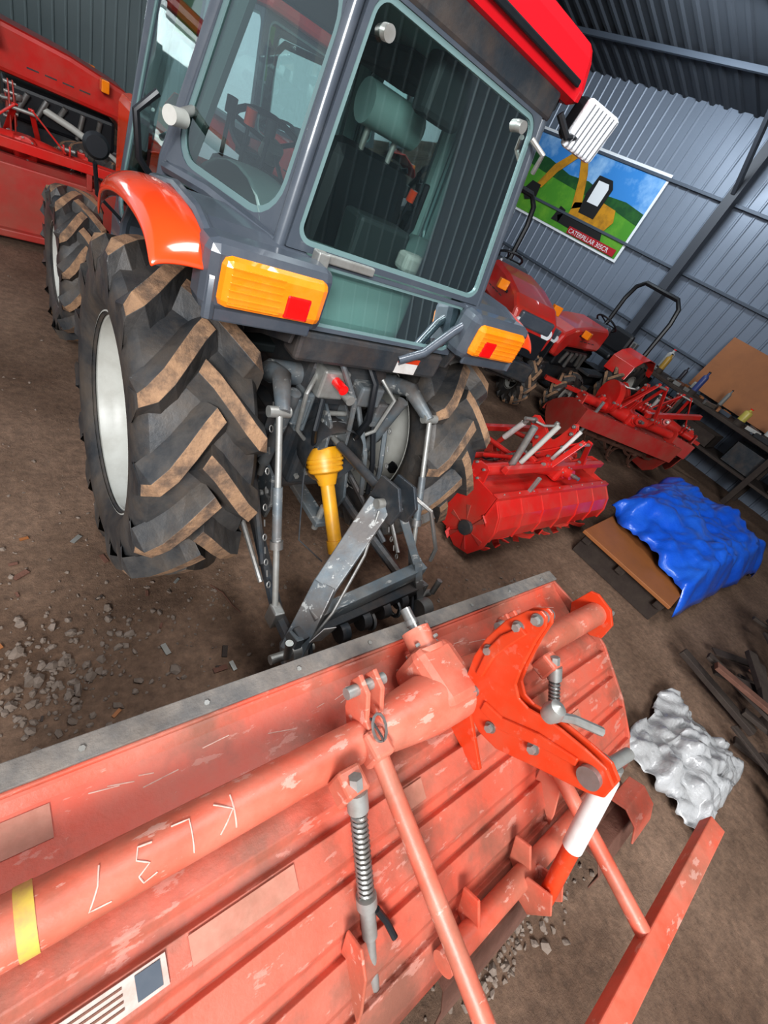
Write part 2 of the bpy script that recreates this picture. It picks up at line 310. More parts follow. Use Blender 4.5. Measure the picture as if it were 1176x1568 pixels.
cyl(T,'drawbar_pin',(0,-.46,.36),(0,-.46,.50),.016,'zinc'); beam(T,'drawbar',(0,-.1,.42),(0,-.50,.42),.07,.03,'hitch')
for k in range(3): revolve(T,'crossbar_hook_ring',[(.045,-.008),(.05,0),(.045,.008),(.032,.008),(.028,0),(.032,-.008)],(-.12+.16*k,-.99+.02*k,.30),'hitch',20)
# fenders
fp=[(.50,1.02),(.44,1.20),(.30,1.34),(.12,1.43),(-.10,1.475),(-.30,1.475),(-.41,1.45),(-.46,1.38),(-.465,1.28)]
ff=[(.36,1.29),(.25,1.375),(.10,1.435),(-.10,1.475),(-.30,1.475),(-.41,1.45),(-.455,1.39)]
for s,nm in((-1,'left'),(1,'right')):
    extr(T,'fender_inner_'+nm,fp,s*.36,s*.68,'slate',.014,.006)
    vs=[];K=len(ff)
    rows=[(.665,0,0),(.70,.010,0),(.74,.006,.0),(.775,-.012,.0),(.80,-.045,.01),(.805,-.085,.015)]
    for j,(x,dz,dy) in enumerate(rows):
        for k,(y,z) in enumerate(ff):
            tf=max(0,1-k/2.0)*.04*j/5
            vs.append((s*(x-tf),y,z+dz*(1-.12*k)))
    fs=[(i*K+k,i*K+k+1,(i+1)*K+k+1,(i+1)*K+k) for i in range(len(rows)-1) for k in range(K-1)]
    mk(T,'fender_flare_'+nm,vs,fs,'orange',smooth=True,sol=.012,sub=2)
    sweep(T,'fender_trim_'+nm,[(s*.665,y,z+.006) for y,z in fp],.016,'slate',8)
    a,b=(s*.69,s*.325); x0,x1=min(a,b),max(a,b)
    box(T,'tail_lamp_housing_'+nm,(x0,-.475,1.295),(x1,-.36,1.478),'slate',.03)
    l0,l1=(-.655,-.35) if s<0 else (.35,.655)
    box(T,'tail_lamp_lens_'+nm,(l0,-.50,1.325),(l1,-.455,1.452),'amber',.022)
    r0,r1=(-.475,-.40) if s<0 else (.40,.475)
    box(T,'tail_lamp_reflector_'+nm,(r0,-.504,1.335),(r1,-.48,1.40),'redlens',.006)
    for k in range(6): box(T,'lens_rib',(l0+.02,-.502,1.34+.018*k),(l1-.02 if s>0 and k>5 else (l1-.14 if s<0 else l1-.02),-.49,1.343+.018*k),'amber',0)
    prism(T,'inner_fender_wall_'+nm,[(.50,1.0),(.45,1.2),(.3,1.34),(.12,1.43),(-.1,1.47),(-.3,1.47),(-.45,1.4),(-.40,1.22),(-.2,1.15),(.1,1.0),(.3,.8)],s*.37,.012,'slate_dk')
    if s<0: box(T,'grab_bracket',(s*.34-.02,-.40,1.44),(s*.34+.02,-.36,1.5),'zinc',.004)
sweep(T,'fender_bow_right',[(.10,-.40,1.22),(.20,-.41,1.27),(.30,-.41,1.38),(.40,-.40,1.45)],.018,'slate',10)
# cab
cb=dict(rl=V((-.435,-.33,1.475)),rr=V((.435,-.33,1.475)),rtl=V((-.35,-.27,2.07)),rtr=V((.35,-.27,2.07)))
pane(T,'rear_window',[cb['rl'],cb['rr'],cb['rtr'],cb['rtl']],.018,.05,sw=.014,th=.02)
pane(T,'rear_lower_window',[(-.34,-.38,1.27),(.36,-.38,1.27),(.40,-.34,1.47),(-.40,-.34,1.47)],.014,.04,sw=.01,th=.02)
for s in(-1,1):
    n='left' if s<0 else 'right'
    B0=V((s*.575,.33,1.46));B1=V((s*.46,.24,2.10)); R0=V((s*.45,-.315,1.478)); R1=V((s*.365,-.255,2.07))
    Pn=[B0,R0,R1,B1] if s<0 else [R0,B0,B1,R1]
    pane(T,'quarter_window_'+n,Pn,.022,.12,sw=.02,th=.02)
    F0=V((s*.56,1.12,1.05));F1=V((s*.46,1.0,2.10)); D0=V((s*.60,.36,1.05))
    pane(T,'door_window_'+n,[F0,D0+V((0,.02,.0)),B1+V((0,.04,0)),F1] ,.02,.14,th=.02)
    sweep(T,'rear_pillar_'+n,[R0+V((0,-.008,-.03)),R1+V((0,0,.05))],.019,'slate',10)
    sweep(T,'middle_pillar_'+n,[D0+V((0,0,-.05)),B0+V((0,.02,0)),B1],.024,'slate',10)
    sweep(T,'front_pillar_'+n,[F0+V((0,.01,-.2)),F1],.028,'slate',10)
    beam(T,'cab_sill_'+n,(s*.58,.36,1.0),(s*.56,1.12,1.0),.04,.10,'slate',bev=.01)
    sweep(T,'cab_base_rail_'+n,[B0+V((0,0,-.02)),(s*.54,0,1.475),R0+V((0,0,-.01))],.022,'slate',8)
    sweep(T,'roof_rail_'+n,[F1,B1,R1+V((0,0,.03))],.024,'slate',8)
    sweep(T,'mirror_arm_'+n,[(s*.60,.80,1.1),(s*.70,.78,1.18),(s*.72,.72,1.3)],.008,'black',6)
    revolve(T,'side_mirror_'+n,[(.001,-.012),(.035,-.012),(.045,0),(.042,.010),(.001,.010)],(s*.72,.70,1.36),'black',24,'y')
    sweep(T,'inner_pillar_trim',[(s*.53,.33,1.05),(s*.53,.31,1.46),(s*.42,.22,2.05)],.03,'interior',8)
    sweep(T,'inner_front_trim',[(s*.52,1.08,1.1),(s*.42,.97,2.05)],.03,'interior',8)
    box(T,'door_lower_trim',(s*.50-.02,.40,1.0),(s*.50+.02,1.05,1.22),'interior',.02)
    sweep(T,'grab_rail',[(s*.47,.45,1.75),(s*.44,.5,1.72),(s*.44,.75,1.5),(s*.48,.8,1.45)],.012,'black',8)
pane(T,'windscreen',[(-.5,1.12,1.15),(.5,1.12,1.15),(.44,1.0,2.1),(-.44,1.0,2.1)],.03,.08)
box(T,'dash_cowl',(-.5,1.05,.9),(.5,1.15,1.2),'interiordk',.02)
cyl(T,'turn_lamp_body',(-.575,.22,1.60),(-.625,.18,1.60),.025,'rim'); cyl(T,'turn_lamp_stem',(-.53,.27,1.63),(-.60,.22,1.60),.014,'zinc')
sweep(T,'door_handle',[(-.60,.42,1.62),(-.66,.42,1.55),(-.64,.43,1.42),(-.60,.44,1.38)],.012,'black',8)
sweep(T,'window_hinge',[(.33,-.30,2.0),(.37,-.34,1.98),(.40,-.31,1.93)],.009,'zinc',8)
cyl(T,'window_latch',(-.29,-.30,1.99),(-.29,-.275,1.99),.017,'zinc'); cyl(T,'window_latch_r',(.27,-.30,2.01),(.27,-.275,2.01),.017,'zinc')
box(T,'window_header',(-.385,-.285,2.06),(.385,-.22,2.14),'slate_dk',.012)
box(T,'window_gas_strut',(-.31,-.37,1.47),(-.13,-.35,1.495),'zinc',.004)
# roof
box(T,'roof_lining',(-.44,-.24,2.10),(.44,1.1,2.14),'interiordk',.01)
box(T,'roof_panel',(-.49,-.31,2.13),(.49,1.25,2.285),'redroof',.045,tap=(.93,.96))
box(T,'roof_vent_slot',(-.40,-.318,2.165),(.40,-.305,2.185),'black',.004)
sweep(T,'work_lamp_arm',[(.42,-.28,2.10),(.47,-.31,2.06),(.53,-.31,2.08)],.012,'black',8)
W=group('work_lamp_part'); W.parent=T; W.location=(.55,-.31,2.11); W.rotation_euler=(math.radians(14),0,math.radians(-14)); W.scale=(1.15,1.15,1.15)
box(W,'lamp_body',(-.05,0,-.055),(.06,.07,.055),'black',.02)
box(W,'lamp_lens',(-.06,-.025,-.062),(.07,.006,.062),'lampglass',.012)
for k in range(7): box(W,'lens_rib',(-.05+.017*k,-.03,-.055),(-.045+.017*k,-.02,.055),'mirror',0)
# interior
box(T,'cab_floor',(-.5,.0,.98),(.5,1.1,1.02),'interiordk',.01)
extr(T,'rear_shelf',[(.1,1.42),(-.1,1.44),(-.3,1.42),(-.34,1.3),(-.34,1.2)],-.36,.36,'interior',.02,.01)
box(T,'seat_base',(-.20,.15,1.02),(.20,.60,1.30),'interiordk',.04)
box(T,'seat_cushion',(-.24,.10,1.28),(.24,.60,1.40),'interiordk',.05)
box(T,'seat_back',(-.22,.0,1.36),(.22,.12,1.76),'black',.05,tap=(.8,.9))
cyl(T,'headrest',(-.11,.02,1.87),(.11,.02,1.87),.06,'interior')
for s in(-1,1):
    cyl(T,'headrest_post',(s*.06,.04,1.74),(s*.06,.03,1.85),.01,'zinc')
    box(T,'armrest',(s*.27-.03,.1,1.5),(s*.27+.03,.45,1.55),'interiordk',.02)
    vs=[];pr=[(-.28,1.40),(-.24,1.52),(-.10,1.58),(.10,1.58),(.30,1.52),(.45,1.40)]
    K=len(pr)
    for x,dz in((s*.28,-.14),(s*.31,-.02),(s*.36,0),(s*.48,-.01)): vs+=[(x,y,z+dz) for y,z in pr]
    mk(T,'interior_fender',vs,[(i*K+k,i*K+k+1,(i+1)*K+k+1,(i+1)*K+k) for i in range(3) for k in range(K-1)],'interior',smooth=True,sol=.01,sub=1)
    for k in range(3):
        p=V((s*(.34+.03*k),.15+.1*k,1.54)); cyl(T,'control_lever',p,p+V((0,-.02,.13)),.007,'black'); cyl(T,'lever_knob',p+V((0,-.02,.12)),p+V((0,-.025,.165)),.018,'orange' if k==1 else 'black')
sc=V((-.02,.80,1.58)); sn=V((0,-.6,1)).normalized(); s_,u_=frame(sn)
sweep(T,'steering_wheel',[sc+(s_*math.cos(a*.2618)+u_*math.sin(a*.2618))*.19 for a in range(24)],.014,'black',8,closed=True)
cyl(T,'steering_hub',sc-sn*.05,sc+sn*.01,.05,'zinc'); cyl(T,'steering_column',sc-sn*.02,(0,1.05,1.1),.04,'interiordk')
for k in range(3):
    a=k*2.094+.5; cyl(T,'steering_spoke',sc,sc+(s_*math.cos(a)+u_*math.sin(a))*.19,.01,'black')
box(T,'instrument_console',(-.2,.92,1.1),(.2,1.08,1.45),'interiordk',.04)
box(T,'wiper_motor',(.02,-.315,1.50),(.12,-.25,1.56),'rim',.014)
box(T,'roof_inner_panel',(-.40,-.2,2.06),(.40,1.0,2.10),'interior',.01)
box(T,'overhead_console',(.05,.1,1.98),(.35,.5,2.06),'interiordk',.02)
box(T,'document_box',(-.13,-.20,1.45),(.10,-.08,1.60),'interiordk',.015)
box(T,'display_screen',(.30,.50,1.58),(.42,.53,1.70),'black',.008); cyl(T,'display_stalk',(.36,.52,1.45),(.36,.52,1.6),.01,'black')
sweep(T,'seat_belt',[(.2,.05,1.45),(.23,-.02,1.6),(.2,-.05,1.75)],.012,'black',6)
box(T,'rear_speaker',(-.06,-.22,1.9),(.1,-.14,2.05),'interiordk',.02)
# ================================================================ ROTARY TILLER BUILDER
def tiller(name,loc,rz,hw,s=1,body='tpink',tube='tpink2',mast='torange',strip='greyrub',hl=None):
    G=group(name,loc,rz,s); hl=hl or hw
    prof=[(.235,.592),(.21,.585),(.19,.572),(.10,.555),(.0,.548),(-.085,.552),(-.10,.53),(-.125,.53),(-.135,.548),(-.19,.522),(-.20,.494),(-.225,.480),(-.235,.497),(-.30,.464),(-.31,.435),(-.335,.420),(-.345,.436),(-.405,.388),(-.415,.36),(-.44,.34),(-.45,.354),(-.51,.29),(-.53,.25),(-.54,.18)]
    extr(G,'rotor_cover',prof,-hl,hw,body,.008,.003)
    box(G,'front_beam',(-hl,.215,.545),(hw,.265,.60),body,.004)
    box(G,'rubber_strip',(-hl-.01,.222,.603),(hw+.01,.27,.612),strip,.002)
    box(G,'rubber_flap',(-hl-.01,.266,.40),(hw+.01,.275,.612),strip,.002)
    for k in range(9): bolt(G,(-hl+.1+k*(hw+hl-.2)/8,.245,.61),(0,0,1),.007,.006)
    cyl(G,'main_tube',(-hl+.03,0,.65),(hw-.02,0,.65),.050,tube,n=32)
    for t,h in((-1,hl),(1,hw)):
        prism(G,'end_plate',[(.26,.60),(.26,.45),(.16,.2),(.05,.1),(-.2,.08),(-.38,.16),(-.5,.26),(-.45,.36),(-.32,.46),(-.12,.57),(0,.6)],t*h,.014,body)
        prism(G,'tube_end_bracket',[(.08,.71),(.05,.725),(-.03,.715),(-.08,.67),(-.09,.59),(-.05,.555),(.07,.555),(.10,.60)],t*(h-.01),.016,mast)
        for a in range(4): bolt(G,(t*(h-.0),.06*math.cos(a*1.57+.7),.65+.06*math.sin(a*1.57+.7)),(t,0,0),.010,.018)
    cyl(G,'rotor_shaft',(-hl+.02,-.1,.25),(hw-.02,-.1,.25),.04,'rust')
    k=0;x=-hl+.08
    while x<hw-.06:
        for j in range(3):
            a=k*.9+j*2.09; c_=math.cos;s_=math.sin
            pts=[]
            for r,da in((.03,0),(.12,.05),(.19,.2),(.235,.45)): pts.append(V((x,-.1+r*c_(a+da),.25+r*s_(a+da))))
            sd=.05 if (k+j)%2 else -.05
            pts.append(pts[-1]+V((sd,0,0)))
            vs=[]
            for p in pts:
                t=V((0,-s_(a),c_(a)))*.018; vs+=[p-t,p+t]
            mk(G,'tine',vs,[(2*i,2*i+1,2*i+3,2*i+2) for i in range(len(pts)-1)],'rust',sol=.008)
        x+=.16;k+=1
    revolve(G,'gearbox_neck',[(.051,-.29),(.065,-.23),(.076,-.15),(.084,-.08),(.084,.08),(.076,.15),(.065,.23),(.051,.29)],(0,0,.65),tube,32)
    box(G,'gearbox_case',(-.08,-.06,.57),(.08,.14,.735),tube,.03)
    cyl(G,'input_housing',(-.0,.10,.68),(.0,.20,.70),.046,tube); cyl(G,'input_flange',(0,.125,.685),(0,.14,.69),.062,tube)
    cyl(G,'splined_input_shaft',(0,.19,.70),(0,.27,.715),.018,'steel',n=14); cyl(G,'shaft_groove',(0,.215,.704),(0,.232,.708),.021,'steel',n=14)
    for a in range(5): bolt(G,(.056*math.cos(a*1.256),.14,.69+.056*math.sin(a*1.256)),(0,1,0),.008,.008)
    for t in(-1,1):
        hb=[(-.045,.69),(.02,.715),(.06,.775),(.11,.785),(.12,.745),(.09,.66),(.05,.62),(-.03,.6)]
        prism(G,'hitch_bracket',hb,t*.31,.014,tube); prism(G,'hitch_bracket_b',hb,t*.31+.045,.014,tube)
        cyl(G,'hitch_pin',(t*.31-.04,.09,.75),(t*.31+.08,.09,.75),.015,'zinc')
    mo=[(-.01,1.075),(.015,1.04),(.035,.97),(.04,.88),(.03,.80),(.0,.71),(-.06,.65),(-.13,.635),(-.19,.655),(-.28,.745),(-.375,.835),(-.40,.87),(-.39,.915),(-.355,.93),(-.30,.915),(-.22,.885),(-.16,.845),(-.13,.84),(-.10,.86),(-.08,.91),(-.055,1.0),(-.045,1.055),(-.03,1.075)]
    for x in(.05,.080): prism(G,'mast_plate',mo,x,.010,mast,bev=.004)
    for y,z in((.0,.99),(.01,.86),(-.04,.72),(-.14,.69),(-.24,.78),(-.02,1.05)):
        cyl(G,'mast_bolt',(.028,y,z),(.11,y,z),.011,'zinc',n=6); cyl(G,'mast_washer',(.041,y,z),(.1,y,z),.017,'steel')
    cyl(G,'mast_bush',(.03,-.35,.88),(.11,-.35,.88),.028,'steel')
    prism(G,'mast_rib',[(-.005,1.0),(.015,.93),(.015,.86),(-.01,.77),(-.03,.78),(-.015,.86),(-.02,.93),(-.03,1.0)],.042,.012,mast,bev=.004)
    prism(G,'mast_rib_b',[(-.09,.70),(-.16,.72),(-.25,.81),(-.32,.865),(-.31,.885),(-.22,.83),(-.14,.755),(-.08,.735)],.042,.012,mast,bev=.004)
    prism(G,'mast_foot',[(.02,.62),(-.02,.56),(-.20,.535),(-.21,.56),(-.08,.66),(-.03,.70)],.04,.014,mast)
    cyl(G,'depth_tube',(-.24,-.49,.38),(hw-.35,-.49,.38),.030,tube,n=24)
    for t in(-1,1):
        x=t*.42
        p=V((x,-.09,.73));q=V((x-.03*t,-.52,.24)); d=q-p
        cyl(G,'spring_rod',p,q,.012,'zinc')
        box(G,'rod_saddle',(x-.03,-.11,.66),(x+.03,-.05,.735),tube,.008)
        cyl(G,'rod_collar',p+d*.02,p+d*.09,.024,'zinc'); cyl(G,'rod_nut',p+d*-.03,p+d*.02,.016,'zinc',n=6)
        helix(G,'compression_spring',p+d*.09,p+d*.42,.0155,.0048,17,'steel')
        cyl(G,'spring_seat',p+d*.42,p+d*.46,.024,'zinc'); cyl(G,'rod_sleeve',p+d*.46,p+d*.58,.018,'zinc')
        sweep(G,'fork_clip',[p+d*.5+V((.015,0,.02)),p+d*.56+V((.045,-.01,.0)),p+d*.62+V((.05,-.02,.02))],.008,'black',8)
        for k in range(5): cyl(G,'rod_hole_pin',p+d*(.66+.07*k)+V((-.014,0,0)),p+d*(.66+.07*k)+V((.014,0,0)),.005,'black',n=8)
        prism(G,'rod_anchor',[(-.33,.42),(-.30,.50),(-.34,.53),(-.39,.49),(-.44,.40),(-.46,.35)],x-.02*t-.065,.008,tube)
        b0=V((t*.305,-.05,.68)) if t<0 else V((.31,-.12,.60)); b1=V((t*.30 if t<0 else .26,-.77,.50))
        cyl(G,'rear_frame_bar',b0,b1,.023,tube,n=20)
        box(G,'bar_clamp',(b0[0]-.03,-.07,.64),(b0[0]+.03,.0,.715),tube,.01)
        prism(G,'cover_lug',[(-.44,.36),(-.40,.44),(-.44,.47),(-.50,.40),(-.52,.33)],t*.12,.01,tube)
    beam(G,'rear_beam',(-.86,-.77,.50),(.84,-.77,.50),.055,.055,tube,bev=.004)
    a=V((.165,-.375,.86));b=V((.12,-.56,.40)); d=b-a
    cyl(G,'link_upper',a,a+d*.08,.022,'zinc'); cyl(G,'link_white_sleeve',a+d*.08,a+d*.58,.027,'white'); cyl(G,'link_lower',a+d*.56,b,.023,mast)
    for e in(-.03,.03): prism(G,'link_anchor',[(-.50,.33),(-.49,.42),(-.55,.47),(-.59,.42),(-.57,.33)],b[0]+e,.008,tube)
    cyl(G,'link_pin',a+V((-.10,.02,.02)),a+V((.05,0,.02)),.016,'zinc')
    sweep(G,'pin_handle',[(.16,-.30,.90),(.10,-.24,.90),(.0,-.20,.93)],.012,'zinc',8)
    revolve(G,'pin_handle_knob',[(.001,-.03),(.02,-.022),(.026,0),(.02,.022),(.001,.03)],(.0,-.20,.945),'zinc',16,'z')
    return G
TI=tiller('rotary_tiller',(-.15,-1.45,0),0,1.0,1.03,hl=1.22)
cyl(TI,'yellow_tape_band',(-.99,0,.65),(-.965,0,.65),.0512,'yellowtape',n=32)
# hand-written chalk letters on the tube: polylines in (along -x, around tube)
def scrawl(x0,ang0,size,strokes,R=.0507):
    for st in strokes:
        pts=[]
        for i in range(len(st)-1):
            for k in range(4):
                f=k/4; u=st[i][0]*(1-f)+st[i+1][0]*f; v=st[i][1]*(1-f)+st[i+1][1]*f; pts.append((u,v))
        pts.append(st[-1])
        P=[]
        for u,v in pts:
            a=ang0+v*size/R; P.append(V((x0-u*size,-R*math.sin(a),.65+R*math.cos(a))))
        sweep(TI,'chalk_marking',P,.0016,'chalk',5)
scrawl(-.655,-.35,.062,[[(0,0),(.05,1)],[(.55,.95),(.05,.42),(.55,.05)]])
scrawl(-.735,-.30,.062,[[(.05,1),(0,.05),(.5,.0)]])
scrawl(-.80,-.25,.062,[[(0,.9),(.35,1),(.45,.75),(.15,.55),(.45,.35),(.35,.05),(0,.1)]])
scrawl(-.87,-.25,.062,[[(0,1),(.5,.95),(.25,.45),(.15,0)]])
def onplate(nm,x0,x1,y0,y1,z0,z1,m):
    mk(TI,nm,[(x0,y0,z0),(x1,y0,z0),(x1,y1,z1),(x0,y1,z1)],[(0,1,2,3)],m,sol=.002)
onplate('faded_label',-.76,-.54,-.185,-.14,.530,.554,'label')
onplate('faded_label_b',-1.08,-.93,.12,.18,.566,.576,'label')
onplate('faded_label_c',-.25,-.15,-.187,-.14,.530,.554,'label')
onplate('white_label',-.98,-.80,-.185,-.14,.5305,.5545,'dullwhite')
onplate('label_picture',-.85,-.81,-.180,-.145,.5345,.5545,'slate')
for k in range(4): onplate('label_text_line',-.96,-.87,-.177+.009*k,-.174+.009*k,.5365+.0048*k,.5381+.0048*k,'rust')
onplate('white_label_b',.55,.66,-.295,-.245,.473,.498,'label')
sweep(TI,'safety_wire',[(-.31,.02,.73),(-.30,-.03,.72),(-.29,-.1,.66),(-.27,-.2,.60),(-.25,-.28,.53)],.0035,'slate_dk',6)
sweep(TI,'linch_ring',[V((-.30,.0,.73))+V((.020*math.cos(a),.028*math.sin(a)-.01,.018*math.sin(a))) for a in [k*.52 for k in range(12)]],.004,'steel',6,closed=True)
extr(TI,'rusty_tail_sheet',[(-.52,.22),(-.60,.20),(-.66,.22),(-.70,.18),(-.72,.10)],.55,.95,'rust',.006)
extr(TI,'rusty_tail_sheet_b',[(-.50,.24),(-.56,.24),(-.60,.18),(-.63,.10)],-.2,.5,'rust',.006)
extr(TI,'pink_tail_sheet',[(-.55,.30),(-.60,.33),(-.66,.31),(-.70,.25)],.72,.9,'tpink',.008)
for i in range(22):
    x=random.uniform(-1.1,.9);a=random.uniform(-.9,.9);l=random.uniform(.012,.05);yy=random.uniform(.12,.17)
    c=V((x,yy,.5595+(yy-.10)*.19)); sweep(TI,'paint_scratch',[c+V((-l,-l*math.sin(a)*.4,-l*.076*math.sin(a))),c+V((l,l*math.sin(a)*.4,l*.076*math.sin(a)))],.0013,'chalk',5)
# ---- second tiller, mid right
TB=tiller('rotary_tiller',(2.12,-.34,0),math.pi,1.06,.86,'red','red','red',strip='red',hl=.74)
extr(TB,'drum_cover',[(.27,.58),(.36,.50),(.40,.40),(.40,.30)],-.73,1.04,'red',.01,.003)
for k in range(7):
    x=-.73+k*1.77/6; prism(TB,'drum_rib',[(.27,.59),(.37,.51),(.415,.40),(.415,.29),(.39,.29),(.39,.39),(.35,.49),(.26,.57)],x,.02,'red')
cyl(TB,'rotor_tube',(-.72,.2,.24),(1.02,.2,.24),.05,'red2'); cyl(TB,'rotor_hub',(1.0,.2,.24),(1.09,.2,.24),.06,'slate_dk')
for xi in range(13):
    x=-.66+xi*.138
    for j in range(4):
        a0=j*1.571+xi*.7; sd=.09 if (xi+j)%2 else -.09; vs=[]
        for i_ in range(6):
            f=i_/5; r_=.05+.155*f; a=a0+.55*f*f; dx=sd*max(0,f-.55)/.45
            for e_ in(-1,1): vs.append((x+dx,.2+r_*math.cos(a)-e_*.03*math.sin(a),.24+r_*math.sin(a)+e_*.03*math.cos(a)))
        mk(TB,'rotor_blade',vs,[(2*i_,2*i_+1,2*i_+3,2*i_+2) for i_ in range(5)],'red',sol=.012)
prism(TB,'side_guard',[(.27,.58),(.36,.50),(.41,.38),(.41,.22),(.34,.08),(.2,.03),(.05,.08),(.0,.3),(.05,.55)],1.05,.015,'red')
for j in range(6): prism(TB,'guard_vane',[(.2+.06*math.cos(j*1.047),.24+.06*math.sin(j*1.047)),(.2+.18*math.cos(j*1.047-.12),.24+.18*math.sin(j*1.047-.12)),(.2+.18*math.cos(j*1.047+.12),.24+.18*math.sin(j*1.047+.12))],1.065,.012,'red2')
cyl(TB,'white_lever',(.55,.0,.7),(.50,.05,1.1),.022,'rim'); cyl(TB,'grey_lever',(.7,.02,.7),(.72,.0,1.05),.028,'zinc'); cyl(TB,'white_lever_b',(.1,.0,.7),(.08,.05,1.05),.018,'white')
beam(TB,'frame_rail',(-.7,.10,.72),(.9,.10,.72),.05,.05,'red')
TC=tiller('rotary_tiller',(4.75,.35,0),math.radians(150),.75,.98,'red2','red','red',strip='red2')
beam(TC,'long_arm',(-.2,.0,.75),(-1.1,-.2,.95),.05,.06,'red'); cyl(TC,'chain_case',(.3,-.1,.75),(.38,-.1,.75),.2,'red',n=28)
TE=tiller('rotary_tiller',(5.95,.35,0),math.radians(120),.5,.95,'red2','red','red2',strip='red2')
TD=tiller('rotary_tiller',(-.7,3.75,0),math.radians(180),1.3,.95,'red2','red','red2',strip='red2')
box(TD,'front_panel',(-1.35,.42,.10),(1.35,.46,.60),'red2',.01); box(TD,'front_panel_step',(-1.35,.40,.06),(1.35,.52,.12),'red2',.01)
beam(TD,'guard_rail',(-1.4,.45,.74),(1.4,.45,.74),.06,.07,'red')
for x in(-1.2,-.4,.4,1.2): beam(TD,'guard_post',(x,.45,.58),(x,.45,.74),.04,.05,'red2')
for G_,h,m_ in((TB,1.0,'red'),(TC,1.15,'red'),(TE,1.1,'red'),(TD,.95,'red')):
    for t in(-1,1):
        beam(G_,'mast_strut',(t*.28,.1,.72),(t*.05,.12,h),.05,.014,m_); beam(G_,'mast_back_strut',(t*.05,.12,h),(t*.16,-.3,.5),.04,.014,m_)
        cyl(G_,'lever_tube',(t*.45,-.05,.7),(t*.5,-.35,.5),.02,m_)
    cyl(G_,'mast_pin',(-.09,.12,h-.03),(.09,.12,h-.03),.014,'zinc'); helix(G_,'spring',(.4,-.06,.72),(.42,-.3,.5),.018,.006,10,'steel')
    beam(G_,'parking_stand',(.62,.24,.1),(.62,.24,.75),.03,.03,'zinc')
